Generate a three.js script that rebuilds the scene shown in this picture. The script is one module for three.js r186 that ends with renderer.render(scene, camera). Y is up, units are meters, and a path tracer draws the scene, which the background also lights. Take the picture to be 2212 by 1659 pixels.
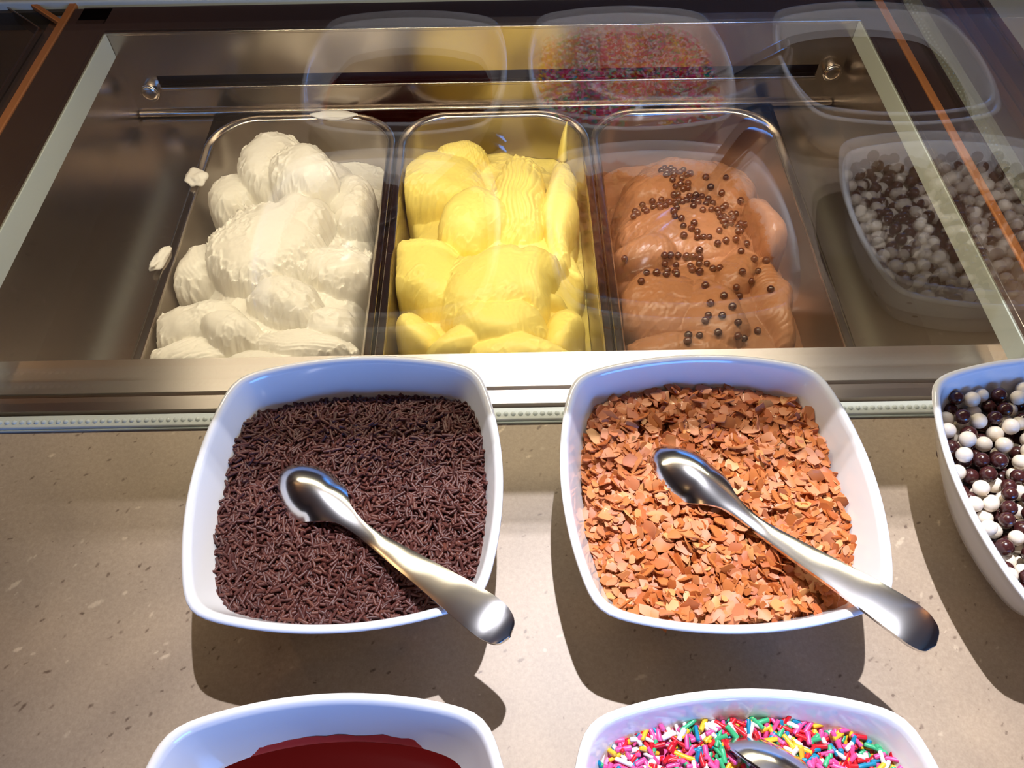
import * as THREE from 'three';
import { RoundedBoxGeometry } from 'three/addons/geometries/RoundedBoxGeometry.js';
import { ImprovedNoise } from 'three/addons/math/ImprovedNoise.js';
import { mergeGeometries, mergeVertices, toCreasedNormals } from 'three/addons/utils/BufferGeometryUtils.js';
import { RectAreaLightUniformsLib } from 'three/addons/lights/RectAreaLightUniformsLib.js';

// ---------------------------------------------------------------- camera, light, exposure
RectAreaLightUniformsLib.init();
const scene = new THREE.Scene();
scene.background = new THREE.Color(0x000000);
const renderer = new THREE.WebGLRenderer({ antialias: true });
renderer.toneMapping = THREE.LinearToneMapping;
renderer.toneMappingExposure = 1.0;
renderer.shadowMap.enabled = true;

const EYE = 0.40;                                   // above the stone counter, which is y = 0
const camera = new THREE.PerspectiveCamera(51.36, 4 / 3, 0.02, 20);
camera.position.set(0, EYE, 0);
const PITCH = THREE.MathUtils.degToRad(53.5), ROLL = THREE.MathUtils.degToRad(1.0);
camera.rotation.set(-PITCH, 0, -ROLL, 'YXZ');

const CEIL = 1.72, FLOOR = -0.9;
// ceiling spotlight over the bowls (cool white, small: sharp shadows)
const SPOT = new THREE.Vector3(0.13, 1.66, -0.68);
const spot = new THREE.SpotLight(new THREE.Color(0.93, 0.92, 1.0), 16.5, 0, 0.255, 1.0, 2);
spot.position.copy(SPOT); spot.target.position.set(0.14, 0, -0.13);
spot.castShadow = true; spot.shadow.radius = 0.5; spot.shadow.mapSize.set(2048, 2048);
scene.add(spot, spot.target);
// warm LED strip under the glass top of the case
const LEDP = new THREE.Vector3(-0.02, 0.298, -0.44), LED_LEN = 0.62;
const led = new THREE.RectAreaLight(new THREE.Color(1.0, 0.88, 0.63), 122, LED_LEN, 0.008);
led.position.set(LEDP.x, LEDP.y - 0.0045, LEDP.z); led.rotation.x = -Math.PI / 2 ; scene.add(led);
// cool daylight from the shop window behind the viewer
const WIN = { x: 1.15, y: 0.36, z: 2.06, w: 1.5, h: 0.9 };
const day = new THREE.RectAreaLight(new THREE.Color(0.08, 0.33, 1.0), 11.5, WIN.w, WIN.h);
day.position.set(WIN.x, WIN.y, WIN.z - 0.02); scene.add(day);                                     // a RectAreaLight shines along its -z

// ---------------------------------------------------------------- helpers
let seed = 7;
const rnd = () => { seed |= 0; seed = seed + 0x6D2B79F5 | 0; let t = Math.imul(seed ^ seed >>> 15, 1 | seed); t = t + Math.imul(t ^ t >>> 7, 61 | t) ^ t; return ((t ^ t >>> 14) >>> 0) / 4294967296; };
const rr = (a, b) => a + (b - a) * rnd();
const pn = new ImprovedNoise();
const N3 = (x, y, z = 0) => pn.noise(x, y, z);
const fbm = (x, y, z, o = 3) => { let s = 0, a = 1, f = 1; for (let i = 0; i < o; i++) { s += a * N3(x * f, y * f, z + 7.3 * i); a *= 0.5; f *= 2.03; } return s; };
const rgb = (r, g, b) => new THREE.Color().setRGB(r, g, b);
const taken = {};
const numbered = (n) => { const k = taken[n] = (taken[n] ?? -1) + 1; return k ? `${n}_${String(k).padStart(3, '0')}` : n; };
function tag(o, label, category, group, kind) {
  o.userData.label = label; if (category) o.userData.category = category;
  if (group) o.userData.group = group; if (kind) o.userData.kind = kind; return o;
}
const shade = (m) => { m.castShadow = true; m.receiveShadow = true; return m; };
function thing(name, label, category, group, kind) { const g = new THREE.Group(); g.name = numbered(name); scene.add(g); return tag(g, label, category, group, kind); }
function solo(name, geo, mat, label, category, group, kind) { const m = shade(new THREE.Mesh(geo, mat)); m.name = numbered(name); scene.add(m); return tag(m, label, category, group, kind); }
function part(parent, name, geo, mat, label) { const m = shade(new THREE.Mesh(geo, mat)); m.name = name; parent.add(m); if (label) m.userData.label = label; return m; }
// box from corner to corner, rounded edges r
function bx(x0, x1, y0, y1, z0, z1, r = 0) {
  const w = x1 - x0, h = y1 - y0, d = z1 - z0;
  const g = r ? new RoundedBoxGeometry(w, h, d, 2, Math.min(r, w / 2.01, h / 2.01, d / 2.01)) : new THREE.BoxGeometry(w, h, d);
  return g.translate((x0 + x1) / 2, (y0 + y1) / 2, (z0 + z1) / 2);
}
// rings: arrays of [x,y,z] of equal length -> closed skin; caps by centre point
function loft(rings, capA = true, capB = true) {
  const n = rings[0].length, pos = [], idx = [];
  for (const r of rings) for (const p of r) pos.push(...p);
  for (let i = 0; i + 1 < rings.length; i++) for (let j = 0; j < n; j++) {
    const a = i * n + j, b = i * n + (j + 1) % n, c = a + n, d = b + n; idx.push(a, b, d, a, d, c);
  }
  const cap = (k, flip) => { const r = rings[k], c = [0, 0, 0]; for (const p of r) for (let q = 0; q < 3; q++) c[q] += p[q] / n; const ci = pos.length / 3; pos.push(...c);
    for (let j = 0; j < n; j++) { const a = k * n + j, b = k * n + (j + 1) % n; flip ? idx.push(ci, a, b) : idx.push(ci, b, a); } };
  if (capA) cap(0, false); if (capB) cap(rings.length - 1, true);
  const g = new THREE.BufferGeometry(); g.setAttribute('position', new THREE.Float32BufferAttribute(pos, 3)); g.setIndex(idx);
  g.computeVertexNormals(); return g;
}
const std = (o) => new THREE.MeshStandardMaterial(o), phys = (o) => new THREE.MeshPhysicalMaterial(o);
function dataTex(n, fn, srgb) {
  const a = new Uint8Array(n * n * 4);
  for (let j = 0; j < n; j++) for (let i = 0; i < n; i++) { const c = fn(i, j); const k = (j * n + i) * 4; a[k] = c[0]; a[k + 1] = c[1]; a[k + 2] = c[2]; a[k + 3] = 255; }
  const t = new THREE.DataTexture(a, n, n); t.wrapS = t.wrapT = THREE.RepeatWrapping; t.magFilter = THREE.LinearFilter; t.minFilter = THREE.LinearMipmapLinearFilter; t.generateMipmaps = true;
  if (srgb) t.colorSpace = THREE.SRGBColorSpace; t.needsUpdate = true; return t;
}
function planarUV(g, s = 1) { const p = g.attributes.position, u = new Float32Array(p.count * 2); for (let i = 0; i < p.count; i++) { u[2 * i] = p.getX(i) * s; u[2 * i + 1] = -p.getZ(i) * s; } g.setAttribute('uv', new THREE.BufferAttribute(u, 2)); return g; }

// ---------------------------------------------------------------- materials
const TS = 1024, TILE = 0.55;                        // stone tile in metres
const stoneTex = (() => {
  const v = new Float32Array(TS * TS * 3), base = [165, 147, 126];
  for (let j = 0; j < TS; j++) for (let i = 0; i < TS; i++) {
    const a = i / TS * Math.PI * 2, b = j / TS * Math.PI * 2, R = 1.0;
    const px = Math.cos(a) * R, py = Math.sin(a) * R, pz = Math.cos(b) * R, pw = Math.sin(b) * R;
    const cl = fbm(px * 2.2 + pz * 1.3, py * 2.2 + pw * 1.3, pz * 2 - pw, 3) * 9;
    const g1 = N3(i * 0.23, j * 0.23, 3) * 7 + N3(i * 0.61, j * 0.61, 9) * 6 + (rnd() - 0.5) * 9, k = (j * TS + i) * 3;
    v[k] = base[0] + cl + g1; v[k + 1] = base[1] + cl * 0.9 + g1; v[k + 2] = base[2] + cl * 0.7 + g1 * 0.9;
  }
  const fleck = (n, lo, hi, l0, l1, w) => { for (let q = 0; q < n; q++) {
    const cx = rnd() * TS, cy = rnd() * TS, L = rr(l0, l1), W = L * rr(0.25, w), an = rr(0.2, 1.3), s = rr(lo, hi), R = Math.ceil(L * 1.6);
    for (let dj = -R; dj <= R; dj++) for (let di = -R; di <= R; di++) {
      const u = (di * Math.cos(an) + dj * Math.sin(an)) / L, t = (-di * Math.sin(an) + dj * Math.cos(an)) / W;
      const m = Math.max(0, 1 - u * u - t * t + 0.7 * N3((cx + di) * 0.4, (cy + dj) * 0.4, q)); if (m <= 0) continue;
      const k = ((((cy + dj) | 0) + TS) % TS * TS + (((cx + di) | 0) + TS) % TS) * 3, e = Math.min(1, m * 1.4) * s; v[k] += e; v[k + 1] += e; v[k + 2] += e * 0.9;
    } } };
  fleck(1500, -62, -20, 0.8, 3.2, 0.6); fleck(260, -58, -26, 2.0, 5.0, 0.5); fleck(420, 10, 34, 1, 4, 0.7); fleck(60, 20, 44, 3, 9, 0.5);
  return dataTex(TS, (i, j) => { const k = (j * TS + i) * 3; return [0, 1, 2].map((c) => Math.max(0, Math.min(255, v[k + c]))); }, true);
})();
const STEEL = rgb(0.46, 0.41, 0.365);
const M = {
  stone: phys({ map: stoneTex, roughness: 0.42, specularIntensity: 0.7 }),
  // one stainless steel throughout, in four finishes
  steel: phys({ color: STEEL, metalness: 1, roughness: 0.30 }),
  brushed: phys({ color: STEEL, metalness: 1, roughness: 0.40, anisotropy: 0.85, anisotropyRotation: Math.PI / 2 }),
  wellSteel: phys({ color: STEEL, metalness: 1, roughness: 0.22 }),
  rimSteel: phys({ color: STEEL, metalness: 1, roughness: 0.18 }),
  black: std({ color: rgb(0.01, 0.009, 0.008), roughness: 0.6 }),
  liner: std({ color: rgb(0.36, 0.40, 0.36), roughness: 0.55 }),
  copper: phys({ color: rgb(0.42, 0.17, 0.06), metalness: 0.6, roughness: 0.5 }),
  greyPanel: std({ color: rgb(0.30, 0.33, 0.34), roughness: 0.5 }),
  porcelain: phys({ color: rgb(0.84, 0.85, 0.87), roughness: 0.10, ior: 1.52, clearcoat: 0.4, clearcoatRoughness: 0.04 }),
  spoon: phys({ color: rgb(0.80, 0.79, 0.78), metalness: 1, roughness: 0.17 }),
  glass: phys({ color: rgb(1, 1, 1), transmission: 1, thickness: 0, roughness: 0.0, ior: 1.56 }),
  clear: phys({ color: rgb(0.80, 0.85, 0.80), roughness: 0.10, transmission: 0.35, thickness: 0, ior: 1.5 }),
  clearDark: phys({ color: rgb(0.55, 0.58, 0.50), roughness: 0.06, transmission: 0.8, thickness: 0, ior: 1.5 }),
  wall: std({ color: rgb(0.075, 0.042, 0.028), roughness: 0.8 }),
  ceil: std({ color: rgb(0.30, 0.18, 0.11), roughness: 0.9 }),
  floor: std({ color: rgb(0.16, 0.11, 0.08), roughness: 0.5 }),
  wood: std({ color: rgb(0.20, 0.12, 0.07), roughness: 0.55 }),
  white: std({ color: rgb(0.8, 0.8, 0.78), roughness: 0.5 }),
};

// ---------------------------------------------------------------- the room
{
  const X = 2.3, Z0 = -2.4, Z1 = 2.1, T = 0.12, S = 'structure';
  solo('floor', bx(-X - T, X + T, FLOOR - T, FLOOR, Z0 - T, Z1 + T), M.floor, 'dark brown shop floor below the counter', 'floor', null, S);
  solo('ceiling', bx(-X - T, X + T, CEIL, CEIL + T, Z0 - T, Z1 + T), M.ceil, 'warm beige shop ceiling above the case', 'ceiling', null, S);
  solo('wall_left', bx(-X - T, -X, FLOOR, CEIL, Z0, Z1), M.wall, 'brown side wall beyond the copper-edged case end', 'wall', null, S);
  solo('wall_right', bx(X, X + T, FLOOR, CEIL, Z0, Z1), M.wall, 'brown side wall beyond the divider glass', 'wall', null, S);
  solo('wall_back', bx(-X - T, X + T, FLOOR, CEIL, Z0 - T, Z0), M.wall, 'brown wall behind the ice cream case', 'wall', null, S);
  const { x, y, w, h } = WIN, f = thing('wall_front', 'brown wall around the wide shop window', 'wall', null, S);
  part(f, 'wall_panel', mergeGeometries([bx(-X - T, x - w / 2, FLOOR, CEIL, Z1, Z1 + T), bx(x + w / 2, X + T, FLOOR, CEIL, Z1, Z1 + T), bx(x - w / 2, x + w / 2, FLOOR, y - h / 2, Z1, Z1 + T), bx(x - w / 2, x + w / 2, y + h / 2, CEIL, Z1, Z1 + T)]), M.wall);
  const win = thing('window_1', 'wide shop window with pale blue daylight in it', 'window', null, S);
  part(win, 'window_pane', bx(x - w / 2, x + w / 2, y - h / 2, y + h / 2, Z1 + 0.02, Z1 + 0.03), std({ color: rgb(0.05, 0.05, 0.06), emissive: rgb(0.08, 0.33, 1.0), emissiveIntensity: 4.5, roughness: 0.3 }));
  part(win, 'window_frame', mergeGeometries([bx(x - w / 2, x + w / 2, y - h / 2, y - h / 2 + 0.04, Z1 - 0.02, Z1 + 0.06), bx(x - w / 2, x + w / 2, y + h / 2 - 0.04, y + h / 2, Z1 - 0.02, Z1 + 0.06), bx(x - w / 2, x - w / 2 + 0.04, y - h / 2, y + h / 2, Z1 - 0.02, Z1 + 0.06), bx(x + w / 2 - 0.04, x + w / 2, y - h / 2, y + h / 2, Z1 - 0.02, Z1 + 0.06)]), M.wood);
}
{ // ceiling spotlight
  const t = thing('ceiling_spotlight', 'small round ceiling spotlight over the topping bowls', 'spotlight');
  const can = new THREE.LatheGeometry([[0.03, 0.06], [0.04, 0.06], [0.042, 0.004], [0.042, 0], [0.038, 0], [0.036, 0.05], [0.03, 0.06]].map((p) => new THREE.Vector2(...p)), 32).translate(SPOT.x, CEIL - 0.06, SPOT.z);
  part(t, 'housing', can, M.wellSteel);
  part(t, 'bulb', new THREE.CylinderGeometry(0.012, 0.016, 0.008, 24).translate(SPOT.x, SPOT.y + 0.012, SPOT.z), std({ color: rgb(0.8, 0.8, 0.8), emissive: rgb(1, 0.97, 1), emissiveIntensity: 30 }));
}
// warm pendant lamps; the rear pair is added to brighten the ceiling
for (const [x, y, z] of [[-0.75, 1.25, 0.75], [0.65, 1.25, 0.85], [-1.75, 1.5, -1.25], [1.75, 1.5, -1.25]]) {
  const t = thing('pendant_and_fill_lamp', 'warm globe pendant lamp, the rear pair added to light the ceiling', 'lamp', 'warm pendant lamps'); t.position.set(x, y, z);
  part(t, 'cord', new THREE.CylinderGeometry(0.003, 0.003, CEIL - y - 0.06, 8).translate(0, (CEIL - y + 0.06) / 2, 0), M.black);
  part(t, 'socket', new THREE.CylinderGeometry(0.018, 0.022, 0.05, 20).translate(0, 0.062, 0), M.copper);
  part(t, 'bulb', new THREE.SphereGeometry(0.045, 24, 16), std({ color: rgb(0.9, 0.6, 0.3), emissive: rgb(1, 0.50, 0.16), emissiveIntensity: z > 0 ? 3 : 9 }));
  const l = new THREE.PointLight(rgb(1, 0.62, 0.28), z > 0 ? 0.22 : 1.1, 0, 2); l.position.set(x, y, z); l.castShadow = true; l.shadow.radius = 2; scene.add(l);
}

// ---------------------------------------------------------------- counter and case
{
  const t = thing('stone_counter', 'speckled beige-brown stone counter under the topping bowls', 'counter');
  part(t, 'stone_top', planarUV(bx(-1.1, 1.1, -0.03, 0, -0.2784, 0.15, 0.003), 1 / TILE), M.stone);
  part(t, 'counter_front', bx(-1.08, 1.08, FLOOR, -0.03, -0.2784, 0.12), M.wood);
}
const WL = -0.342, WR = 0.302, WB = -0.65, WT = 0.055, WF = -0.3177, PY = -0.044, SINK = -0.02;       // the well was measured from the eye: SINK sets it below the counter
{
  const t = thing('ice_cream_case', 'stainless steel ice cream display case with sunken well', 'display case'); t.position.y = SINK;
  part(t, 'ledge', bx(-0.8, 0.8, 0.014, 0.024, WF, -0.2915), M.brushed, 'brushed steel ledge');
  part(t, 'ledge_lip', bx(-0.8, 0.8, 0.014, 0.024, -0.2885, -0.2785), M.brushed, 'brushed steel lip');
  part(t, 'ledge_groove', bx(-0.8, 0.8, 0.012, 0.0205, -0.2915, -0.2885), M.wellSteel);
  part(t, 'ledge_apron', bx(-0.8, 0.8, -0.026, 0.0145, WF - 0.001, WF + 0.0005), M.wellSteel);
  // back wall of the well with its air slot
  const S0 = -0.313, S1 = 0.279, SY0 = 0.004, SY1 = 0.0135;
  part(t, 'well_back', mergeGeometries([bx(WL, WR, SY1, WT, WB - 0.003, WB), bx(WL, WR, -0.034, SY0, WB - 0.003, WB), bx(WL, S0, SY0, SY1, WB - 0.003, WB), bx(S1, WR, SY0, SY1, WB - 0.003, WB)]), M.wellSteel);
  part(t, 'air_slot', bx(S0 - 0.005, S1 + 0.005, SY0 - 0.006, SY1 + 0.006, WB - 0.03, WB - 0.012), M.black, 'black air slot');
  part(t, 'slot_lip', bx(S0, S1, SY0 - 0.0035, SY0, WB - 0.002, WB + 0.0035, 0.0012), M.rimSteel);
  part(t, 'well_bead', bx(WL, WR, -0.0265, -0.021, WB, WB + 0.0045, 0.002), M.rimSteel);
  part(t, 'back_ledge', bx(WL - 0.03, WR + 0.02, WT - 0.003, WT, WB - 0.042, WB + 0.0012, 0.001), M.wellSteel);
  part(t, 'back_edge', bx(WL, WR, WT - 0.0012, WT + 0.0006, WB + 0.0002, WB + 0.0022, 0.0006), M.rimSteel);
  part(t, 'back_gap', bx(-0.55, 0.55, WT - 0.02, WT - 0.004, WB - 0.048, WB - 0.042), M.black);
  part(t, 'rear_panel', bx(-0.60, 0.60, WT - 0.02, WT + 0.003, WB - 0.18, WB - 0.047, 0.002), M.greyPanel, 'blue grey rear panel');
  for (const [x, y] of [[-0.322, 0.0005], [0.291, 0.009]]) {
    const k = part(t, 'knob', new THREE.LatheGeometry([[0, 0.009], [0.004, 0.009], [0.0065, 0.0082], [0.0078, 0.0065], [0.0078, 0]].map((p) => new THREE.Vector2(...p)), 28).rotateX(Math.PI / 2).translate(x, y, WB), M.wellSteel);
    part(k, 'knob_ring', new THREE.TorusGeometry(0.0075, 0.0009, 8, 32).translate(x, y, WB + 0.0065), M.rimSteel);
  }
  // side walls with pale liner strips
  part(t, 'side_wall', bx(WL - 0.003, WL, -0.034, WT, WB, -0.2790), M.wellSteel);
  part(t, 'side_wall', bx(WR, WR + 0.003, -0.034, WT, WB, -0.2790), M.wellSteel);
  part(t, 'liner_strip', bx(WL, WL + 0.0012, 0.0325, WT - 0.0008, WB + 0.0005, -0.2793, 0.0004), M.liner, 'pale grey-green liner strip');
  part(t, 'liner_strip', bx(WR - 0.0012, WR, 0.0365, WT - 0.0008, WB + 0.0005, -0.2793, 0.0004), M.liner, 'pale grey-green liner strip');
  // plates beside the pans
  part(t, 'filler_plate', bx(WL, -0.2735, -0.034, -0.0275, WB, WF), M.wellSteel);
  part(t, 'filler_plate', bx(0.2475, WR, -0.034, -0.0275, WB, WF), M.wellSteel);
  part(t, 'well_floor', bx(WL, WR, -0.19, -0.18, WB, -0.2793), M.wellSteel);
  part(t, 'case_body', mergeGeometries([bx(-1.08, 1.08, FLOOR - SINK, -0.19, -0.84, -0.2790), bx(-1.08, WL - 0.003, -0.19, -0.04, -0.84, -0.2790), bx(0.42, 1.08, -0.19, -0.04, -0.84, -0.2790), bx(WL - 0.003, 0.42, -0.19, 0.03, -0.84, WB - 0.03)]), M.wood);
  // partition plates, copper edge strips
  part(t, 'partition_plate', bx(-0.3795, WL - 0.003, WT - 0.004, WT, -0.690, -0.2790, 0.0008), M.wellSteel);
  part(t, 'partition_plate', bx(WR + 0.003, 0.3235, WT - 0.004, WT, -0.692, -0.2790, 0.0008), M.wellSteel);
  part(t, 'partition_plate', bx(0.3300, 0.3450, WT - 0.004, WT - 0.001, -0.692, -0.2790, 0.0008), M.wellSteel);
  part(t, 'copper_edge', bx(0.3235, 0.3300, WT - 0.004, WT + 0.001, -0.70, -0.2790, 0.0015), M.copper, 'copper-coloured edge strip');
  const poly = (pts, w, y0, y1) => mergeGeometries(pts.slice(1).map((p, i) => { const q = pts[i], L = Math.hypot(p[0] - q[0], p[1] - q[1]); return bx(-w / 2, w / 2, y0, y1, -w / 2, L + w / 2, 0.001).rotateY(Math.atan2(p[0] - q[0], p[1] - q[1])).translate(q[0], 0, q[1]); }));
  part(t, 'copper_edge', poly([[-0.3832, -0.2793], [-0.3832, -0.700]], 0.0068, WT - 0.004, WT + 0.001), M.copper, 'copper-coloured edge strip');
  part(t, 'copper_edge', poly([[-0.3845, -0.668], [-0.452, -0.728]], 0.005, WT - 0.004, WT + 0.0008), M.copper, 'copper-coloured edge strip');
  part(t, 'partition_plate', bx(-0.4005, -0.3867, WT - 0.012, WT - 0.006, -0.72, -0.2790), M.wellSteel);
  part(t, 'frame_edge', poly([[-0.4022, -0.2793], [-0.4022, -0.662], [-0.470, -0.722]], 0.0016, WT - 0.014, WT - 0.001), M.rimSteel);
  part(t, 'neighbour_wall', bx(-0.412, -0.4032, -0.03, WT - 0.010, -0.662, -0.2790), M.steel);
  part(t, 'neighbour_floor', bx(-0.80, -0.412, -0.034, -0.03, -0.70, -0.2790), M.steel);
  part(t, 'neighbour_back', bx(-0.80, -0.404, -0.03, WT - 0.004, -0.704, -0.700), M.wellSteel);
  part(t, 'neighbour_wall', bx(0.415, 0.421, -0.03, WT, -0.70, -0.2790), M.steel);
  part(t, 'neighbour_floor', bx(0.421, 0.80, -0.034, -0.03, -0.70, -0.2790), M.steel);
  part(t, 'partition_plate', bx(0.362, 0.415, WT - 0.006, WT - 0.002, -0.70, -0.2790), M.wellSteel);
  part(t, 'liner_strip', bx(0.421, 0.47, 0.03, WT - 0.001, -0.70, -0.2793, 0.001), M.liner, 'pale grey-green liner strip');
}
// glass panes, their studded channels
{
  const c = thing('glass_channel', 'clear studded plastic channel along the foot of the front glass', 'channel');
  part(c, 'channel_bar', bx(-0.8, 0.8, 0, 0.0032, -0.2762, -0.2672, 0.001), M.clear);
  part(c, 'channel_edge', bx(-0.8, 0.8, 0, 0.0016, -0.2672, -0.2658, 0.0006), M.liner);
  const sg = new THREE.SphereGeometry(0.0016, 10, 8);
  for (let i = 0; i < 158; i++) part(c, 'stud', sg, M.clear).position.set(-0.348 + i * 0.00441, 0.0031, -0.2712);
  const d = thing('glass_channel', 'clear studded plastic channel along the foot of the divider glass', 'channel'); d.position.y = SINK;
  part(d, 'channel_bar', bx(0.3450, 0.3615, 0.045, WT + 0.002, -0.70, -0.2790, 0.001), M.clearDark);
  part(d, 'channel_edge', bx(0.3436, 0.3450, 0.045, WT + 0.0025, -0.70, -0.2790, 0.0006), M.rimSteel);
  for (let i = 0; i < 80; i++) for (const x of [0.3478, 0.3512]) { const q = part(d, 'stud', sg, M.clearDark); q.position.set(x, WT + 0.002, -0.69 + i * 0.005); q.scale.setScalar(0.55); }
  solo('front_glass_pane', bx(-0.78, 0.78, 0.0045, 0.310, -0.2900, -0.2845), M.glass, 'clear upright front glass pane behind the topping bowls', 'glass pane');
  solo('divider_glass_pane', bx(0.3545, 0.3595, WT + 0.002 + SINK, 0.310, -0.70, -0.2910), M.glass, 'clear upright divider glass pane beside the chocolate ice cream', 'glass pane');
  const r = thing('shelf_rail', 'brushed metal rail along the top of the front glass', 'rail');
  part(r, 'rail_bar', bx(-0.8, 0.8, 0.3105, 0.325, -0.348, -0.3084, 0.002), M.brushed);
  for (const x of [-0.79, 0.782]) part(r, 'rail_bracket', bx(x, x + 0.008, 0.0045, 0.3105, -0.3160, -0.3090, 0.001), M.rimSteel);
  solo('glass_shelf', bx(-0.775, 0.775, 0.3045, 0.3103, -0.3898, -0.2905), M.glass, 'narrow clear glass shelf on top of the case', 'glass pane');
  solo('added_case_lid', bx(-0.8, 0.8, 0.3105, 0.3225, -0.50, -0.390, 0.002), M.steel, 'flat steel lid added to keep the spotlight off the ice cream', 'lid');  // unseen lid, added to block the spotlight from the ice cream
  const l = thing('led_strip_light', 'slim LED strip light under the added steel lid', 'light');
  part(l, 'housing', bx(LEDP.x - LED_LEN / 2 - 0.01, LEDP.x + LED_LEN / 2 + 0.01, LEDP.y, 0.3104, LEDP.z - 0.007, LEDP.z + 0.007, 0.001), M.white);
  const dg = new THREE.BoxGeometry(0.005, 0.0015, 0.005), dm = std({ color: rgb(0.8, 0.8, 0.7), emissive: rgb(1, 0.88, 0.63), emissiveIntensity: 14 });
  for (let i = 0; i < 62; i++) part(l, 'diode_light', dg, dm).position.set(LEDP.x - LED_LEN / 2 + 0.005 + i * 0.01, LEDP.y - 0.0008, LEDP.z);
}

// ---------------------------------------------------------------- ice cream pans
function rrect(hw, hl, r, n = 14) { // rounded rectangle, x then z, centred
  const out = [], cs = [[hw - r, hl - r, 0], [-(hw - r), hl - r, 90], [-(hw - r), -(hl - r), 180], [hw - r, -(hl - r), 270]];
  for (const [cx, cz, a0] of cs) for (let i = 0; i <= n; i++) { const a = (a0 + 90 * i / n) * Math.PI / 180; out.push([cx + r * Math.cos(a), cz + r * Math.sin(a)]); }
  return out.reverse();
}
const PANX = { white: -0.186, yellow: -0.0125, chocolate: 0.160 }, PZ0 = -0.644, PLEN = 0.354, PHW = 0.0858;
function pan(cx, label) {
  const t = thing('gelato_pan', label, 'pan', 'ice cream pans in the well'); t.position.set(cx, PY, PZ0 + PLEN / 2);
  const ring = (ins, y) => rrect(PHW - ins, PLEN / 2 - ins, Math.max(0.006, 0.046 - ins), 14).map(([x, z]) => [x, y, z]);
  part(t, 'tub', loft([ring(0.0030, -0.0005), ring(0.006, -0.0006), ring(0.0072, -0.0015), ring(0.0080, -0.004), ring(0.0105, -0.05), ring(0.0125, -0.108), ring(0.016, -0.116), ring(0.022, -0.119)], false, true), M.steel);
  part(t, 'rim', loft([ring(0.0008, -0.0035), ring(0.0, -0.0028), ring(-0.0001, -0.0008), ring(0.0010, 0.0004), ring(0.0024, 0.0006), ring(0.0040, 0.0002), ring(0.0062, -0.0004), ring(0.0075, -0.0022), ring(0.0079, -0.0045), ring(0.006, -0.0035)], false, false), M.rimSteel, 'polished rolled rim');
  return t;
}
pan(PANX.white, 'steel pan holding the white ice cream');
pan(PANX.yellow, 'steel pan holding the yellow ice cream');
pan(PANX.chocolate, 'steel pan holding the chocolate ice cream');

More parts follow.
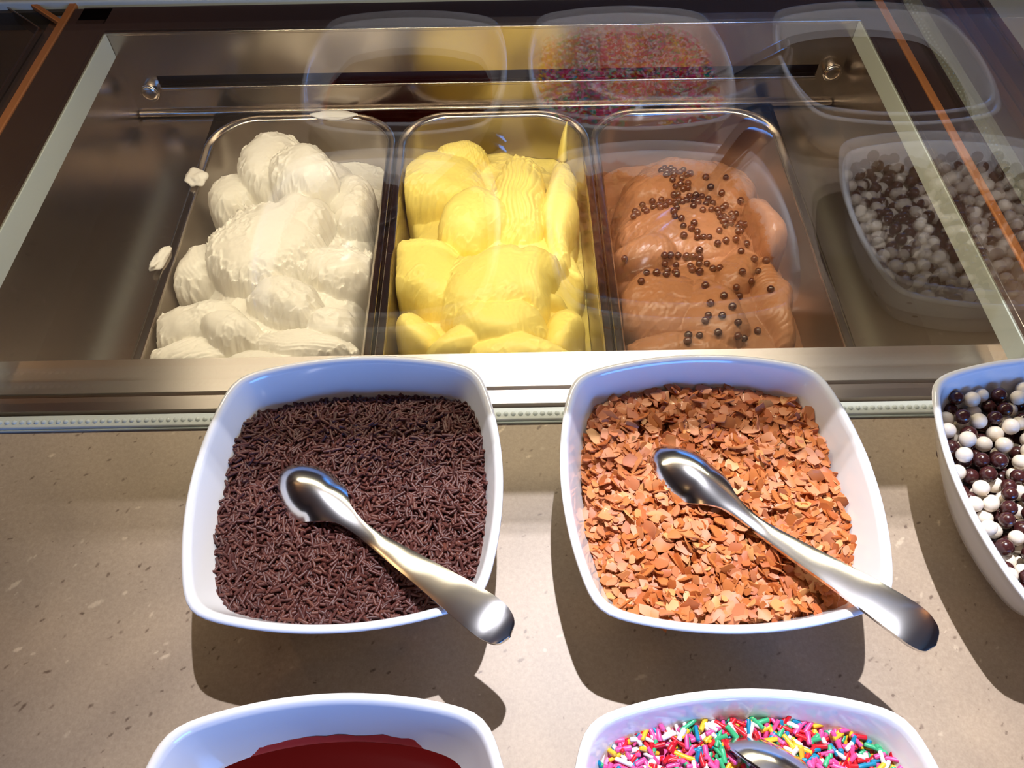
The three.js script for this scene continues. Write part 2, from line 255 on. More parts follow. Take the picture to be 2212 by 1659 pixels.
// lobes: [x, z from pan back, half width, half depth, turn, top, edge, ridge height, ridge spacing, ridge direction, roundness], millimetres and degrees
const LOBES = {
  white: [[-16.9, 79.9, 32, 36.9, -20, 2, -45, 0.3, 6, 20, 0.5], [13.8, 99.4, 27.1, 31.5, 0, 10, -30, 0.4, 9, 40, 0.5], [-6.5, 176.9, 45.7, 46.5, 20, 0, -40, 0.35, 7, 60, 0.42], [14.2, 150, 28.1, 26.1, 10, -1, -40, 0.9, 6, 30, 0.5], [50.6, 114.1, 24.5, 37.1, 0, -14, -60, 0.2, 9, 0, 0.42], [49.1, 192.4, 31.1, 27.1, -20, -14, -50, 0.5, 7, -25, 0.45], [-57.7, 188.7, 22.2, 32.4, 25, -16, -60, 0.9, 6, 50, 0.5], [-49.4, 111.1, 21.7, 28, 0, -12, -55, 0.8, 6, 20, 0.5], [-48, 251, 36.4, 22.4, -12, -12, -55, 1, 6, -35, 0.45], [-18.7, 262.1, 30.6, 16.7, 15, -8, -50, 0.4, 8, 20, 0.45], [13.6, 233.3, 29.5, 21.3, 25, -6, -40, 0.5, 8, -40, 0.45], [50.5, 251.2, 25, 16.3, -5, -16, -55, 0.4, 8, 10, 0.42], [32.6, 274, 42.3, 19.7, 8, -14, -55, 1.1, 5, 8, 0.5], [-51.5, 278.8, 32.2, 16.2, -15, -18, -55, 1.2, 6, -35, 0.5], [6.2, 295.3, 49.6, 15.6, 0, -16, -50, 1, 6, 0, 0.5]],
  yellow: [[-43.5, 93.3, 36.9, 42.1, -25, -10, -65, 0.25, 8, -35, 0.42], [-28.1, 61.4, 25.5, 20.6, 15, -12, -60, 1.2, 3.5, 70, 0.5], [20.1, 121.7, 25.6, 51.7, 0, -6, -55, 1.6, 7.5, 96, 0.4], [-17.3, 148.5, 26.3, 35.9, 30, -2, -50, 0.15, 12, 0, 0.45], [55.8, 128.3, 15.5, 61.7, 4, -12, -65, 0.15, 12, 90, 0.36], [-45.6, 205.5, 29.6, 44.2, -30, -8, -60, 0.3, 12, -30, 0.42], [-2, 226, 39, 45.2, 25, 2, -50, 0.35, 9, 60, 0.42], [28.8, 220.3, 20.3, 39.4, 8, 0, -45, 0.9, 6, 94, 0.45], [3.4, 266.7, 32.7, 23.3, 5, 0, -45, 0.9, 6, 75, 0.48], [46.6, 229.1, 14.9, 9.8, 15, -22, -60, 0.6, 5, 20, 0.5], [45.3, 191.9, 11.1, 19.3, 10, -22, -60, 0.6, 5, 80, 0.5], [50.4, 256.8, 16.6, 23.9, 40, -20, -60, 0.7, 6, 60, 0.45], [-54.8, 260, 20.7, 17.7, 30, -18, -60, 0.5, 7, 30, 0.48], [-26.1, 279, 26.7, 16.1, -15, -8, -50, 0.6, 7, -20, 0.5], [17, 290.4, 42.6, 17.7, 0, -4, -50, 0.8, 7, 0, 0.5]],
  chocolate: [[0.5, 83.8, 55.1, 36.7, 0, -26, -75, 0.35, 8, 10, 0.38], [-30.5, 99.1, 30.1, 27.5, -25, -24, -70, 0.3, 7, -25, 0.42], [-15.6, 159.3, 53, 42.9, 8, -20, -65, 0.35, 7, 30, 0.4], [49.5, 150.2, 11.4, 34.8, -6, -12, -70, 0.4, 6, 90, 0.36], [34.9, 97.8, 25, 31.7, 20, -27, -72, 0.3, 7, 0, 0.42], [-48.3, 175.3, 26.1, 25, 25, -18, -60, 0.6, 6, 20, 0.45], [-44.4, 233.2, 37, 36.2, 5, -18, -60, 0.4, 7, 20, 0.42], [-8.3, 247.9, 29.4, 40.7, 0, -14, -60, 0.4, 8, 35, 0.42], [40.4, 227.3, 15.7, 46.4, -4, -20, -72, 0.9, 5, 85, 0.4], [19, 199.7, 20.1, 29.8, 30, -20, -65, 0.4, 6, 50, 0.42], [-33.5, 281.1, 50.4, 20.3, 0, -18, -60, 0.6, 7, 10, 0.45]],
};
const FLOORMM = { white: -72, yellow: -70, chocolate: -82 };
const OFF = { white: 11.3, yellow: 47.1, chocolate: 83.9 };
const BASE = { white: [6, 190, 64, 165, -30, 0.34], yellow: [0, 185, 72, 160, -32, 0.3], chocolate: [-8, 195, 64, 160, -33, 0.32] };
const smax = (a, b, k) => { const h = Math.max(k - Math.abs(a - b), 0) / k; return Math.max(a, b) + h * h * k * 0.25; };
// height (mm) of the ice cream at x, z (mm)
function gelatoY(kind, x, z) {
  const o = OFF[kind], rag = kind === 'white' ? 1 : kind === 'yellow' ? 0.45 : 0.3;
  const wx = x + 8 * N3(x / 30, z / 30, o) + 1.6 * rag * N3(x / 8, z / 8, o + 3), wz = z + 8 * N3(x / 30, z / 30, o + 9) + 1.6 * rag * N3(x / 8, z / 8, o + 5);
  const [bx0, bz0, brx, brz, btop, bpw] = BASE[kind], bq = Math.min(1, ((wx - bx0) / brx) ** 2 + ((wz - bz0) / brz) ** 4);
  let y = FLOORMM[kind] + (btop - FLOORMM[kind]) * Math.pow(1 - bq, bpw) + 2.5 * N3(x / 16, z / 16, o + 1), fine = 0, edgy = 0;
  for (const [cx, cz, rx, rz, turn, top, edge0, ra, rp, rd] of LOBES[kind]) {
    const a = turn * Math.PI / 180, dx = wx - cx, dz = wz - cz, edge = Math.max(edge0, top - 34);
    const u = (dx * Math.cos(a) + dz * Math.sin(a)) / rx, v = (-dx * Math.sin(a) + dz * Math.cos(a)) / rz, q = u * u + v * v; if (q >= 1) continue;
    const h1 = Math.sin(cx * 12.9 + cz * 3.1), h2 = Math.sin(cx * 5.7 - cz * 7.3);
    const l = edge + (top + 3.5 * h1 * u + 3.5 * h2 * v - 3 - edge) * Math.pow(1 - Math.pow(q, 1.45), 0.5);
    if (l > y) {
      const b = rd * Math.PI / 180, run = kind === 'chocolate' ? Math.hypot(dx + rx * h1, dz + rz * h2) * 0.8 : -dx * Math.sin(b) + dz * Math.cos(b), s = run / (rp * 0.62) + 0.6 * N3(x / 14, z / 14, cz), m = ra > 1 ? 1.5 : Math.max(0, N3(x / 22, z / 22, cx + 2) + 0.4);
      fine = (kind === 'white' ? 0.9 : 1.1) * ra * (1 - Math.pow(Math.abs(Math.sin(Math.PI * s)), 0.5)) * -m; edgy = Math.max(0, q - 0.4) * 1.7;
      if (kind === 'chocolate') fine -= 2.4 * (1 - Math.pow(Math.abs(Math.sin(Math.PI * (run / 13 + 0.4 * N3(x / 18, z / 18, cz)))), 0.32)) * Math.max(0, N3(x / 26, z / 26, cx + 5) + 0.35);
    }
    y = smax(y, l, 0.9);
  }
  const rg = (f, k) => Math.pow(1 - Math.min(1, Math.abs(N3(x / f, z / f, o + k)) * 2), 3), patch = Math.max(0, N3(x / 24, z / 24, o + 12) + 0.15), torn = rag * (edgy * (6.5 * rg(8, 0) + 3.4 * rg(3.6, 6) - 2.4) + patch * (3.2 * rg(9, 2) + 1.8 * rg(4, 8) - 1.2));
  return y + fine + torn + 0.22 * N3(x / 3.1, z / 3.1, o) + 0.7 * N3(x / 13, z / 13, o + 4);
}
function gelato(kind, name, mat, label) {
  const hw = (PHW - 0.0095) * 1000, L = PLEN * 1000, nx = 190, nz = 400, z0 = 9.6, z1 = 312, R = 36, pos = [], idx = [];
  for (let j = 0; j <= nz; j++) for (let i = 0; i <= nx; i++) {
    let x = -hw + 2 * hw * i / nx, z = z0 + (z1 - z0) * j / nz;
    const ex = Math.abs(x) - (hw - R), ez = (z0 + R) - z; // keep inside the rounded back corners
    if (ex > 0 && ez > 0) { const d = Math.hypot(ex, ez), m = Math.max(ex, ez); const s = m / d; x = Math.sign(x) * (hw - R + ex * s); z = z0 + R - ez * s; }
    let y = gelatoY(kind, x, z); const inset = y < -24 ? 0 : 0; void inset;
    if (j === 0 || j === nz || i === 0 || i === nx) y = -100;
    pos.push(x / 1000, y / 1000, z / 1000);
  }
  for (let j = 0; j < nz; j++) for (let i = 0; i < nx; i++) { const a = j * (nx + 1) + i, b = a + 1, c = a + nx + 1, d = c + 1; idx.push(a, c, b, b, c, d); }
  const g = new THREE.BufferGeometry(); g.setAttribute('position', new THREE.Float32BufferAttribute(pos, 3)); g.setIndex(idx); g.computeVertexNormals();
  const m = solo(name, g, mat, label, 'ice cream'); m.position.set(PANX[kind], SINK, PZ0); return m;
}
const gel = (c, r = 0.40) => phys({ color: c, roughness: r, specularIntensity: 0.55, sheen: 0 });
gelato('white', 'white_ice_cream', gel(rgb(0.83, 0.80, 0.72)), 'creamy white ice cream piled in ragged scoops');
gelato('yellow', 'yellow_ice_cream', gel(rgb(0.92, 0.765, 0.20)), 'pale yellow ice cream piled in smooth ridged folds');
gelato('chocolate', 'chocolate_ice_cream', gel(rgb(0.37, 0.165, 0.078), 0.30), 'milk chocolate ice cream dotted with dark chocolate pearls');
// blobs left on the pan rims
function blob(r, sx, sy, sz, k) { const g = mergeVertices(new THREE.IcosahedronGeometry(r, 4).deleteAttribute('normal').deleteAttribute('uv')), p = g.attributes.position; for (let i = 0; i < p.count; i++) { const v = new THREE.Vector3().fromBufferAttribute(p, i), d = 1 + 0.55 * N3(v.x / r * 1.4 + k, v.y / r * 1.4, v.z / r * 1.4 + k); p.setXYZ(i, v.x * d * sx, v.y * d * sy, v.z * d * sz); } g.computeVertexNormals(); return g; }
const dripMat = gel(rgb(0.83, 0.80, 0.74));
const drip = (geo, x, y, z, label, ry = 0) => { const m = solo('ice_cream_drip', geo, dripMat, label, 'drip'); m.position.set(x, y + SINK, z); m.rotation.y = ry; };
drip(blob(0.0085, 1, 0.6, 1.1, 3), -0.2665, -0.0205, -0.551, 'knobbly white drip of ice cream on the pan rim');
drip(blob(0.009, 0.55, 0.5, 1.5, 8), -0.2735, -0.0210, -0.4545, 'long smooth white drip hanging on the pan rim', -0.3);
drip(blob(0.012, 1.7, 0.3, 0.45, 12), -0.160, -0.0225, -0.6385, 'thin white smear of ice cream on the back rim');
{ // curled tip on the yellow ice cream
  const rings = []; for (let k = 0; k <= 10; k++) { const s = k / 10, r = 0.0065 * Math.pow(1 - s, 0.8) + 0.0002, a = []; for (let j = 0; j < 12; j++) { const b = -j / 12 * Math.PI * 2; a.push([r * 0.7 * Math.cos(b) + 0.003 * s * s, 0.034 * s, r * Math.sin(b) * 1.4 - 0.006 * s]); } rings.push(a); }
  const m = solo('ice_cream_peak', loft(rings), gel(rgb(0.92, 0.765, 0.20)), 'pointed yellow peak of ice cream by the pan wall', 'peak'); m.position.set(0.0485, -0.033 + SINK, -0.585);
}
// chocolate pearls on the chocolate ice cream: x, z in mm from the pan's back centre
const PEARLS = [[-56.5,139],[-53,136],[-52.5,123],[-46.5,130],[-46,137.5],[-40,133],[-36,132.5],[-35,137.5],[-31,136],[-25.5,120],[-26.5,131],[-46,117.5],[-38,117],[-31,118.5],[-26,80.5],[-23,77.5],[-22.5,87.5],[-18,79.5],[-16,83.5],[-11,86],[-7.5,82.5],[-6.5,92],[-3,90],[-24.5,94],[-18,94],[-11,95.5],[-20,100.5],[-13,102],[-6.5,102],[-18,106],[-11,107],[-7,106.5],[-20,114],[-15.5,110.5],[-6,112],[-10,120],[-16.5,132],[-16.5,119.5],[-22.5,134],[-22.5,140.5],[-25.5,145],[-25.5,151],[-0.5,111.5],[4.5,113],[9,117.5],[-3.5,120],[-3,130.5],[3.5,132.5],[-8.5,138.5],[-1.5,143.5],[12,123],[6,141.5],[11.5,140.5],[12,144.5],[20,127],[23.5,122.5],[12.5,149.5],[16,146],[14,154],[15,158.5],[18,149.5],[27.5,131],[32,128.5],[28,136.5],[20.5,154],[28,152],[33.5,141.5],[37,144],[30,156],[25.5,161.5],[-20.5,153.5],[-20,162],[-11,159],[-14,164.5],[-21,172],[-9.5,167.5],[-10,172.5],[-5,172],[-0.5,172.5],[8.5,166],[5.5,178.5],[13,174.5],[22.5,169.5],[34,165.5],[21,191.5],[30,199],[39,201],[31.5,210],[25.5,217],[36.5,230.5],[-68.5,186.5],[9.5,95.5],[13,104],[27,95.5],[22,109.5],[36.5,119],[17.5,214.5],[-38.5,191.5],[-33.5,190.5],[-26.5,187],[-38,195.5],[-28.5,194],[-36,199.5],[-30,202],[-32.5,215],[-20,188],[-15,188],[-9.5,184],[-9.5,189.5],[-18,197],[-11,195.5],[-4.5,194.5],[-17,201.5],[-11.5,203.5],[-0.5,200],[3,204.5],[-56,215.5],[-48.5,216],[-61,224],[-41,216.5],[-13,228.5],[12.5,224.5],[-3,244.5],[15,228.5],[-13.5,250],[1.5,255],[-16.5,260.5],[-19,264.5],[-7,262.5],[4,267.5],[23,262],[-33,277],[-25,277.5],[3.5,276],[10,273],[-11.5,275.5],[-34.5,283]];
{
  const g = new THREE.SphereGeometry(0.0029, 16, 12), mats = [rgb(0.060, 0.016, 0.008), rgb(0.085, 0.022, 0.010), rgb(0.045, 0.013, 0.009)].map((c) => phys({ color: c, roughness: 0.16, clearcoat: 0.5 }));
  PEARLS.forEach(([x, z], i) => {
    const m = solo('chocolate_pearl', g, mats[i % 3], 'glossy dark chocolate pearl stuck in the chocolate ice cream', 'chocolate', 'chocolate pearls on the chocolate ice cream');
    m.position.set(PANX.chocolate + x / 1000, gelatoY('chocolate', x, z) / 1000 + 0.0014 + SINK, PZ0 + z / 1000);
    const s = rr(0.9, 1.1); m.scale.set(s, s, s);
  });
}

// ---------------------------------------------------------------- bowls
// rim outline: four bowed sides with filleted corners, half size 1 at mid-side
const OUT = (() => {
  const c = 0.852, R = (c * c + (1 - c) * (1 - c)) / (2 * (1 - c)), raw = [], n = 28;
  const a = Math.asin(c / R);
  for (let s = 0; s < 4; s++) for (let i = 0; i < n; i++) { const t = -a + 2 * a * i / n, x = (1 - R) + R * Math.cos(t), z = R * Math.sin(t), q = s * Math.PI / 2; raw.push([x * Math.cos(q) - z * Math.sin(q), x * Math.sin(q) + z * Math.cos(q)]); }
  let p = raw; for (let k = 0; k < 5; k++) p = p.map((v, i) => { const l = p[(i + p.length - 1) % p.length], r = p[(i + 1) % p.length]; return [(l[0] + 2 * v[0] + r[0]) / 4, (l[1] + 2 * v[1] + r[1]) / 4]; });
  return p.reverse();
})();
// [half size, height] out of the foot, up the outside, over the rim, down the inside
const PROFILE = [[0.040, 0.0015], [0.044, 0.0], [0.0465, 0.0004], [0.0480, 0.0025], [0.0535, 0.0070], [0.0610, 0.0160], [0.0675, 0.0300], [0.0725, 0.0440], [0.0752, 0.0515], [0.0768, 0.0538], [0.0775, 0.0550], [0.0772, 0.0561], [0.0760, 0.0567], [0.0748, 0.0564], [0.0738, 0.0556], [0.0728, 0.0537], [0.0695, 0.0440], [0.0642, 0.0290], [0.0580, 0.0160], [0.0520, 0.0095], [0.0460, 0.0072], [0.040, 0.0065]];
const bowlGeo = loft(PROFILE.map(([a, y]) => OUT.map(([x, z]) => { const r = Math.hypot(x, z), k = 1 + (1.0 / r - 1) * 0.30 * (1 - Math.min(1, y / 0.045)); return [x * a * k, y, z * a * k]; })));
const inside = (x, z) => Math.pow(Math.pow(Math.abs(x), 4.3) + Math.pow(Math.abs(z), 4.3), 1 / 4.3);
const innerHalf = (y) => 0.0728 - (0.0537 - y) * 0.355;
const BOWLS = { sprinkles: [-0.0825, -0.1985, 0.025], flakes: [0.1003, -0.1952, 0.02], balls: [0.2925, -0.1900, 0.03], sauce: [-0.0765, -0.0185, 0.03], rainbow: [0.0935, -0.0175, 0.0], dark: [0.285, -0.0170, 0.0] };
function bowl(key, label) { const m = solo('square_bowl', bowlGeo, M.porcelain, label, 'bowl', 'white square porcelain bowls'); m.position.set(BOWLS[key][0], 0, BOWLS[key][1]); m.rotation.y = BOWLS[key][2]; return m; }
bowl('sprinkles', 'white square porcelain bowl full of chocolate sprinkles');
bowl('flakes', 'white square porcelain bowl full of orange-brown wafer flakes');
bowl('balls', 'white square porcelain bowl full of dark and white chocolate balls');
bowl('sauce', 'white square porcelain bowl with dark red sauce');
bowl('rainbow', 'white square porcelain bowl full of rainbow sprinkles');
bowl('dark', 'white square porcelain bowl with dark chocolate sauce');

// ---------------------------------------------------------------- toppings
// a bed of the topping inside a bowl: grid clipped to the inner wall
function bedGeo(surf, drop, n = 40) {
  const pos = [], idx = [], K = OUT.length; pos.push(0, surf(0, 0) - drop, 0);
  for (let j = 1; j <= n; j++) for (let k = 0; k < K; k++) { const s = j / n; let a = 0.0685, y = 0.04; for (let q = 0; q < 4; q++) { y = surf(OUT[k][0] * a * s, OUT[k][1] * a * s) - drop; a = innerHalf(surf(OUT[k][0] * a, OUT[k][1] * a) - drop) + 0.0004; } pos.push(OUT[k][0] * a * s, y, OUT[k][1] * a * s); }
  for (let k = 0; k < K; k++) idx.push(0, 1 + (k + 1) % K, 1 + k);
  for (let j = 0; j < n - 1; j++) for (let k = 0; k < K; k++) { const a = 1 + j * K + k, b = 1 + j * K + (k + 1) % K; idx.push(a, b, a + K, b, b + K, a + K); }
  for (let i = 0; i < idx.length; i += 3) { const t = idx[i + 1]; idx[i + 1] = idx[i + 2]; idx[i + 2] = t; }
  const g = new THREE.BufferGeometry(); g.setAttribute('position', new THREE.Float32BufferAttribute(pos, 3)); g.setIndex(idx); g.computeVertexNormals();
  const nn = g.attributes.normal; if (nn.getY(0) < 0) { for (let i = 0; i < idx.length; i += 3) { const t = idx[i + 1]; idx[i + 1] = idx[i + 2]; idx[i + 2] = t; } g.setIndex(idx); g.computeVertexNormals(); }
  return g;
}
// many coloured copies joined into one geometry
function joinAll(list, bed, bedCol) {
  let nv = bed.attributes.position.count, ni = bed.index.count; for (const e of list) { nv += e.g.attributes.position.count; ni += e.g.index.count; }
  const P = new Float32Array(nv * 3), Nn = new Float32Array(nv * 3), C = new Float32Array(nv * 3), I = new Uint32Array(ni); let o = 0, q = 0; const v = new THREE.Vector3(), nm = new THREE.Matrix3();
  const put = (g, m, c) => { const p = g.attributes.position, n = g.attributes.normal; if (m) nm.getNormalMatrix(m);
    for (let i = 0; i < p.count; i++) { v.fromBufferAttribute(p, i); if (m) v.applyMatrix4(m); v.toArray(P, (o + i) * 3); v.fromBufferAttribute(n, i); if (m) v.applyMatrix3(nm).normalize(); v.toArray(Nn, (o + i) * 3); C[(o + i) * 3] = c.r; C[(o + i) * 3 + 1] = c.g; C[(o + i) * 3 + 2] = c.b; }
    for (let i = 0; i < g.index.count; i++) I[q + i] = g.index.getX(i) + o; o += p.count; q += g.index.count; };
  put(bed, null, bedCol); for (const e of list) put(e.g, e.m, e.c);
  const g = new THREE.BufferGeometry(); g.setAttribute('position', new THREE.BufferAttribute(P, 3)); g.setAttribute('normal', new THREE.BufferAttribute(Nn, 3)); g.setAttribute('color', new THREE.BufferAttribute(C, 3)); g.setIndex(new THREE.BufferAttribute(I, 1)); return g;
}
function stick(L, r, bend) { // short rod with rounded ends, gently bent
  const prof = [[-1, 0.25], [-0.97, 0.75], [-0.9, 1], [-0.3, 1], [0.3, 1], [0.9, 1], [0.97, 0.75], [1, 0.25]], rings = prof.map(([s, w]) => { const a = []; for (let j = 0; j < 6; j++) { const b = -j / 6 * Math.PI * 2; a.push([s * L / 2, r * w * Math.cos(b), r * w * Math.sin(b) + bend * s * s * L]); } return a; });
  const g = loft(rings); const n = g.attributes.normal, p = g.attributes.position; void n; void p; return g;
}
function flake(r, th) {
  const n = 7 + (rnd() * 5 | 0), pts = [], lob = rr(0, 6); for (let i = 0; i < n; i++) { const a = (i + rr(-0.38, 0.38)) / n * Math.PI * 2, q = r * rr(0.68, 1.05) * (1 + 0.22 * Math.sin(2 * a + lob)); pts.push([q * Math.cos(a) * 1.15, q * Math.sin(a) * 0.85]); }
  const cu = rr(-1, 1) * 0.25 / r, cv = rr(-1, 1) * 0.25 / r, h = ([x, z]) => cu * x * x + cv * z * z, pos = [], idx = [];
  const ring = (y) => pts.forEach((p) => pos.push(p[0], h(p) + y, p[1]));
  ring(th / 2); pos.push(0, th / 2 + r * 0.06, 0); ring(-th / 2); pos.push(0, -th / 2, 0); ring(th / 2); ring(-th / 2);
  for (let i = 0; i < n; i++) { const j = (i + 1) % n; idx.push(n, j, i, 2 * n + 1, n + 1 + i, n + 1 + j); const a = 2 * n + 2 + i, b = 2 * n + 2 + j; idx.push(a, b, a + n, b, b + n, a + n); }
  const g = new THREE.BufferGeometry(); g.setAttribute('position', new THREE.Float32BufferAttribute(pos, 3)); g.setIndex(idx); g.computeVertexNormals(); return g;
}
// scatter copies over a surface; the 300 that show best become things of their own, the others one object
function scatter(o) {
  const [bx0, bz0, turn] = BOWLS[o.bowl], list = [];
  while (list.length < o.count) {
    const x = rr(-0.071, 0.071), z = rr(-0.071, 0.071), y = o.surf(x, z); if (inside(x, z) > innerHalf(y) - o.margin) continue;
    const lift = rr(o.lo, o.hi); if (o.skip && o.skip(x, z)) continue;
    const k = rnd() * o.geos.length | 0, ci = o.pick(), m = new THREE.Matrix4();
    const tilt = o.tilt * Math.pow(rnd(), 1.5), az = rnd() * Math.PI * 2, e = new THREE.Quaternion().setFromAxisAngle(new THREE.Vector3(Math.cos(az), 0, Math.sin(az)), tilt).multiply(new THREE.Quaternion().setFromAxisAngle(new THREE.Vector3(0, 1, 0), rnd() * Math.PI * 2));
    if (o.roll) e.multiply(new THREE.Quaternion().setFromAxisAngle(new THREE.Vector3(1, 0, 0), rnd() * Math.PI * 2));
    const s = rr(o.s0, o.s1); m.compose(new THREE.Vector3(x, y + lift, z), e, new THREE.Vector3(s, s, s));
    list.push({ g: o.geos[k], m, c: o.colors[ci], ci, rank: lift + (o.front ?? 0.02) * z * 0.5 + (o.bigFirst ?? 0) * s, s });
  }
  list.sort((a, b) => b.rank - a.rank);
  const one = list.slice(0, 300), rest = list.slice(300), turnM = new THREE.Matrix4().makeRotationY(turn).setPosition(bx0, 0, bz0);
  const mats = o.colors.map((c) => phys({ color: c, roughness: o.rough, clearcoat: o.coat ?? 0 }));
  const st = solo(o.restName, joinAll(rest, bedGeo(o.surf, o.drop), o.bedColor), phys({ vertexColors: true, roughness: o.rough, clearcoat: o.coat ?? 0 }), o.restLabel, o.category, null, 'stuff');
  st.applyMatrix4(turnM);
  for (const e of one) { const m = solo(o.name, e.g, mats[e.ci], o.label(e.ci), o.category, o.group); m.applyMatrix4(new THREE.Matrix4().multiplyMatrices(turnM, e.m)); }
}
const pickFrom = (w) => () => { let t = rnd(); for (let i = 0; i < w.length; i++) { t -= w[i]; if (t < 0) return i; } return 0; };
// chocolate sprinkles
const surfChoc = (x, z) => 0.0410 + 0.0016 * N3(x * 38, z * 38, 4) + 0.0018 * N3(x * 14, z * 14, 1) - 0.008 * Math.exp(-Math.pow((z + 0.066) / 0.014, 2)) + 0.002 * (x / 0.07);
scatter({ bowl: 'sprinkles', count: 6800, surf: surfChoc, margin: 0.0012, lo: -0.0022, hi: 0.0011, drop: 0.0022, tilt: 0.75, roll: true, s0: 0.85, s1: 1.12, front: 0.01,
  geos: [stick(0.0064, 0.00085, 0), stick(0.0056, 0.00088, 0.05), stick(0.0072, 0.00082, -0.06), stick(0.0047, 0.0009, 0.03), stick(0.0080, 0.0008, 0.04)],
  colors: [rgb(0.072, 0.0165, 0.0125), rgb(0.090, 0.022, 0.016), rgb(0.058, 0.0135, 0.011), rgb(0.108, 0.031, 0.020)], pick: pickFrom([0.4, 0.3, 0.2, 0.1]), rough: 0.48, coat: 0, bedColor: rgb(0.072, 0.0165, 0.0125),
  restName: 'chocolate_sprinkle_heap', restLabel: 'heap of dark chocolate sprinkles filling its bowl', category: 'sprinkles', name: 'chocolate_sprinkle', label: () => 'thin dark chocolate sprinkle lying on the sprinkle heap', group: 'chocolate sprinkles on top of the heap' });
// wafer flakes
const surfFlake = (x, z) => 0.0425 + 0.003 * N3(x * 24, z * 24, 14) + 0.0025 * N3(x * 60, z * 60, 2) - 0.003 * Math.exp(-Math.pow((z + 0.066) / 0.016, 2)) - 0.011 * Math.exp(-Math.pow((x + 0.068) / 0.012, 2)) - 0.004 * Math.exp(-Math.pow((x - 0.068) / 0.014, 2));
scatter({ bowl: 'flakes', count: 4300, surf: surfFlake, margin: 0.0022, lo: -0.0036, hi: 0.0020, drop: 0.0036, tilt: 1.15, s0: 0.32, s1: 1.15, front: 0.01, bigFirst: 0.004,
  geos: Array.from({ length: 24 }, () => flake(rr(0.0028, 0.0054), 0.0006)),
  colors: [rgb(0.52, 0.160, 0.036), rgb(0.57, 0.205, 0.066), rgb(0.45, 0.112, 0.022), rgb(0.66, 0.32, 0.11), rgb(0.55, 0.187, 0.076)], pick: pickFrom([0.32, 0.24, 0.2, 0.08, 0.16]), rough: 0.5, coat: 0.1, bedColor: rgb(0.50, 0.168, 0.036),
  restName: 'wafer_flake_heap', restLabel: 'heap of crisp orange-brown wafer flakes filling its bowl', category: 'flakes', name: 'wafer_flake', label: (c) => c === 3 ? 'pale golden wafer flake on the orange-brown heap' : 'crisp orange-brown wafer flake on top of the heap', group: 'wafer flakes on top of the heap' });
// rainbow sprinkles
const surfRain = (x, z) => 0.0420 + 0.002 * N3(x * 30, z * 30, 24) + 0.002 * N3(x * 70, z * 70, 2);
const RAIN = ['pink', 'red', 'white', 'yellow', 'green', 'blue'];
scatter({ bowl: 'rainbow', count: 4600, surf: surfRain, margin: 0.0015, lo: -0.0028, hi: 0.0016, drop: 0.0028, tilt: 0.85, roll: true, s0: 0.9, s1: 1.15, front: -0.03,
  geos: [stick(0.0074, 0.00100, 0), stick(0.0062, 0.00105, 0), stick(0.0084, 0.00095, 0.03), stick(0.0050, 0.0011, 0)],
  colors: [rgb(0.80, 0.09, 0.32), rgb(0.62, 0.008, 0.02), rgb(0.82, 0.78, 0.80), rgb(0.85, 0.52, 0.03), rgb(0.05, 0.46, 0.20), rgb(0.005, 0.24, 0.42)], pick: pickFrom([0.27, 0.22, 0.21, 0.12, 0.10, 0.08]), rough: 0.38, coat: 0.2, bedColor: rgb(0.80, 0.09, 0.32),
  restName: 'rainbow_sprinkle_heap', restLabel: 'heap of pink, red, white and coloured sprinkles filling its bowl', category: 'sprinkles', name: 'rainbow_sprinkle', label: (c) => `${RAIN[c]} sugar sprinkle on top of the rainbow heap`, group: 'rainbow sprinkles on top of the heap' });
// chocolate balls: dropped one after another, each rests on those below
{
  const [bx0, bz0, turn] = BOWLS.balls, r0 = 0.0040, B = [], surf = (x, z) => 0.026 + 0.004 * N3(x * 20, z * 20, 3);
  for (let n = 0; n < 900; n++) {
    let best = null;
    for (let t = 0; t < 14; t++) {
      const x = rr(-0.07, 0.07), z = rr(-0.07, 0.07), r = r0 * rr(0.92, 1.1); let y = surf(x, z);
      for (const b of B) { const d2 = (b.x - x) ** 2 + (b.z - z) ** 2, D = (b.r + r) * 0.97; if (d2 < D * D) y = Math.max(y, b.y + Math.sqrt(D * D - d2)); }
      if (inside(x, z) > innerHalf(y) - r * 0.9) continue; if (!best || y < best.y) best = { x, y, z, r };
    }
    if (best && best.y < 0.0455) B.push(best);
  }
  const g = new THREE.SphereGeometry(1, 20, 14), DARK = rgb(0.055, 0.014, 0.013), PALE = rgb(0.86, 0.76, 0.62), md = phys({ color: DARK, roughness: 0.24, clearcoat: 0.3 }), mp = phys({ color: PALE, roughness: 0.32, clearcoat: 0.2 });
  const turnM = new THREE.Matrix4().makeRotationY(turn).setPosition(bx0, 0, bz0);
  B.forEach((b) => { b.dark = rnd() < 0.52; b.covered = B.filter((c) => c.y > b.y + 0.003 && Math.hypot(c.x - b.x, c.z - b.z) < 0.006).length; });
  B.sort((a, b) => (b.y - 0.003 * b.covered) - (a.y - 0.003 * a.covered));
  const list = B.map((b) => ({ g, m: new THREE.Matrix4().makeScale(b.r, b.r, b.r).setPosition(b.x, b.y, b.z), c: b.dark ? DARK : PALE, dark: b.dark }));
  const st = solo('chocolate_ball_heap', joinAll(list.slice(300), bedGeo((x, z) => 0.025, 0), DARK), phys({ vertexColors: true, roughness: 0.28 }), 'heap of dark and white chocolate balls below the top layer', 'chocolate', null, 'stuff'); st.applyMatrix4(turnM);
  for (const e of list.slice(0, 300)) { const m = solo('chocolate_ball', g, e.dark ? md : mp, e.dark ? 'glossy dark chocolate ball in the two-coloured heap' : 'ivory white chocolate ball in the two-coloured heap', 'chocolate', 'dark and white chocolate balls'); m.applyMatrix4(new THREE.Matrix4().multiplyMatrices(turnM, e.m)); }
}
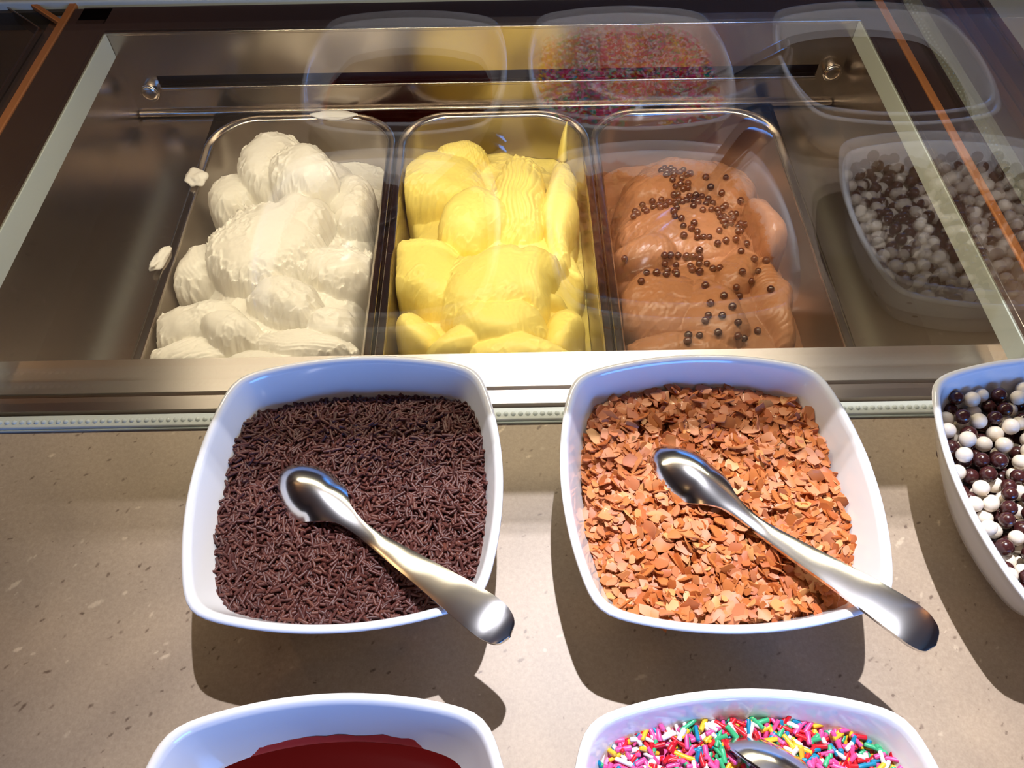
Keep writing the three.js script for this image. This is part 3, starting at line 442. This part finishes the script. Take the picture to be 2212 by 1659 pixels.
// sauces
{
  const sauce = (key, level, mat, name, label) => { const t = thing(name, label, 'sauce'); t.position.set(BOWLS[key][0], 0, BOWLS[key][1]); t.rotation.y = BOWLS[key][2];
    const pr = [[0, 0], [0.6, 0.0002], [0.9, 0.0003], [0.985, 0.0006], [1.0, 0.0016]], a = innerHalf(level) + 0.0006;
    part(t, 'sauce_surface', loft([...pr.slice(1).reverse().map(([s, y]) => OUT.map(([x, z]) => [x * a * s, level + y, z * a * s]))], false, true), mat); return t; };
  const red = sauce('sauce', 0.0290, phys({ color: rgb(0.06, 0.0015, 0.001), roughness: 0.12, clearcoat: 0.4 }), 'red_sauce', 'glossy dark red berry sauce in its bowl');
  // film of sauce left on the inner wall
  const pos = [], idx = [], n = OUT.length; 
  for (let k = 0; k < n; k++) { const [x, z] = OUT[k], an = Math.atan2(z, x), wt = Math.min(1, Math.max(0, 0.75 - 1.2 * z)), top = 0.0296 + 0.0075 * wt * (0.55 + 0.5 * fbm(Math.cos(an) * 3.2, Math.sin(an) * 3.2, 5, 4)) + 0.0008;
    for (let q = 0; q <= 4; q++) { const y = 0.0285 + (top - 0.0285) * q / 4, a = innerHalf(y) - 0.0004 * (1 - q / 4) - 0.0001; pos.push(x * a, y, z * a); } }
  for (let k = 0; k < n; k++) for (let q = 0; q < 4; q++) { const a = k * 5 + q, b = ((k + 1) % n) * 5 + q; idx.push(a, a + 1, b, b, a + 1, b + 1); }
  const g = new THREE.BufferGeometry(); g.setAttribute('position', new THREE.Float32BufferAttribute(pos, 3)); g.setIndex(idx); g.computeVertexNormals();
  part(red, 'sauce_film', g, phys({ color: rgb(0.46, 0.045, 0.04), roughness: 0.25, side: THREE.DoubleSide }), 'thin red film on the bowl wall');
  sauce('dark', 0.0360, phys({ color: rgb(0.02, 0.008, 0.005), roughness: 0.15 }), 'chocolate_sauce', 'glossy dark chocolate sauce in its bowl');
}

// ---------------------------------------------------------------- spoons
const spoonGeo = (() => {
  const raw = (T, s) => { for (let i = 1; i < T.length; i++) if (s <= T[i][0]) { const [a, u] = T[i - 1], [b, v] = T[i]; return u + (v - u) * (s - a) / (b - a); } return T[T.length - 1][1]; };
  // table values smoothed over a short stretch, less so at the two ends
  const lerpT = (T, s) => { const h = Math.min(0.006, s * 0.9, (0.152 - s) * 0.9); let v = 0; for (let k = -6; k <= 6; k++) v += raw(T, s + h * k / 6) * (7 - Math.abs(k)); return v / 49; };
  const W = [[0, 0.0005], [0.0015, 0.0050], [0.004, 0.0082], [0.008, 0.0112], [0.014, 0.0142], [0.021, 0.0157], [0.028, 0.0153], [0.034, 0.0134], [0.040, 0.0098], [0.045, 0.0062], [0.050, 0.0045], [0.058, 0.0037], [0.066, 0.0038], [0.08, 0.0050], [0.10, 0.0066], [0.12, 0.0083], [0.136, 0.0095], [0.143, 0.0095], [0.1475, 0.0083], [0.1505, 0.0058], [0.152, 0.0005]];
  const Y = [[0, 0.0005], [0.004, 0.0042], [0.010, 0.0078], [0.018, 0.0100], [0.025, 0.0106], [0.032, 0.0101], [0.040, 0.0088], [0.048, 0.0074], [0.058, 0.0066], [0.068, 0.0070], [0.085, 0.0110], [0.10, 0.0152], [0.12, 0.0200], [0.136, 0.0228], [0.143, 0.0229], [0.1475, 0.0221], [0.152, 0.0200]];
  const ns = 120, nt = 14, top = [], bot = [], ss = [];
  for (let i = 0; i <= ns; i++) {
    const u = i / ns, s = 0.152 * (u < 0.5 ? 0.5 * Math.pow(2 * u, 1.25) : 1 - 0.5 * Math.pow(2 * (1 - u), 1.25)), w = lerpT(W, s), y = lerpT(Y, s), bowlness = s < 0.03 ? 1 : Math.max(0, 1 - (s - 0.03) / 0.022), drop = y * bowlness * bowlness + 0.0006 * (1 - bowlness), th = 0.0011 + 0.0011 * (1 - bowlness), a = [], c = [];
    for (let j = 0; j <= nt; j++) { const t = -1 + 2 * j / nt, yy = y - drop * (1 - Math.pow(1 - Math.pow(Math.abs(t), 2.1), 0.85)); a.push([s, yy, w * t]); c.push([s, yy - th, w * t * 0.985]); }
    top.push(a); bot.push(c); ss.push(s);
  }
  const sheet = (rows, flip) => { const m = rows[0].length, pos = rows.flat(2), idx = []; for (let i = 0; i + 1 < rows.length; i++) for (let j = 0; j + 1 < m; j++) { const p = i * m + j, q = p + 1, r = p + m, t = r + 1; flip ? idx.push(p, r, q, q, r, t) : idx.push(p, q, r, q, t, r); } const g = new THREE.BufferGeometry(); g.setAttribute('position', new THREE.Float32BufferAttribute(pos, 3)); g.setIndex(idx); g.computeVertexNormals(); return g; };
  const edge = (j) => top.map((r, i) => [r[j], [(r[j][0] + bot[i][j][0]) / 2, (r[j][1] + bot[i][j][1]) / 2, r[j][2] * 1.004], bot[i][j]]);
  return mergeGeometries([sheet(top, false), sheet(bot, true), sheet(edge(nt), false), sheet(edge(0), true)]);
})();
function spoon(tip, end, base, label, tilt = 0, roll = 0) {
  const m = solo('teaspoon', spoonGeo, M.spoon, label, 'spoon', 'teaspoons in the topping bowls');
  m.position.set(tip[0], base, tip[1]); m.rotation.set(roll, -Math.atan2(end[1] - tip[1], end[0] - tip[0]), tilt, 'YZX'); return m;
}
spoon([-0.1205, -0.2130], [0.0, -0.1145], 0.0405, 'steel teaspoon face down on the chocolate sprinkles', 0.0);
spoon([0.0737, -0.2207], [0.176, -0.1085], 0.0420, 'steel teaspoon face down on the wafer flakes', 0.012);
spoon([0.0860, -0.0785], [0.1151, -0.0581], 0.0405, 'steel teaspoon stuck edgeways into the rainbow sprinkles', 0.05, -1.15);

renderer.render(scene, camera);
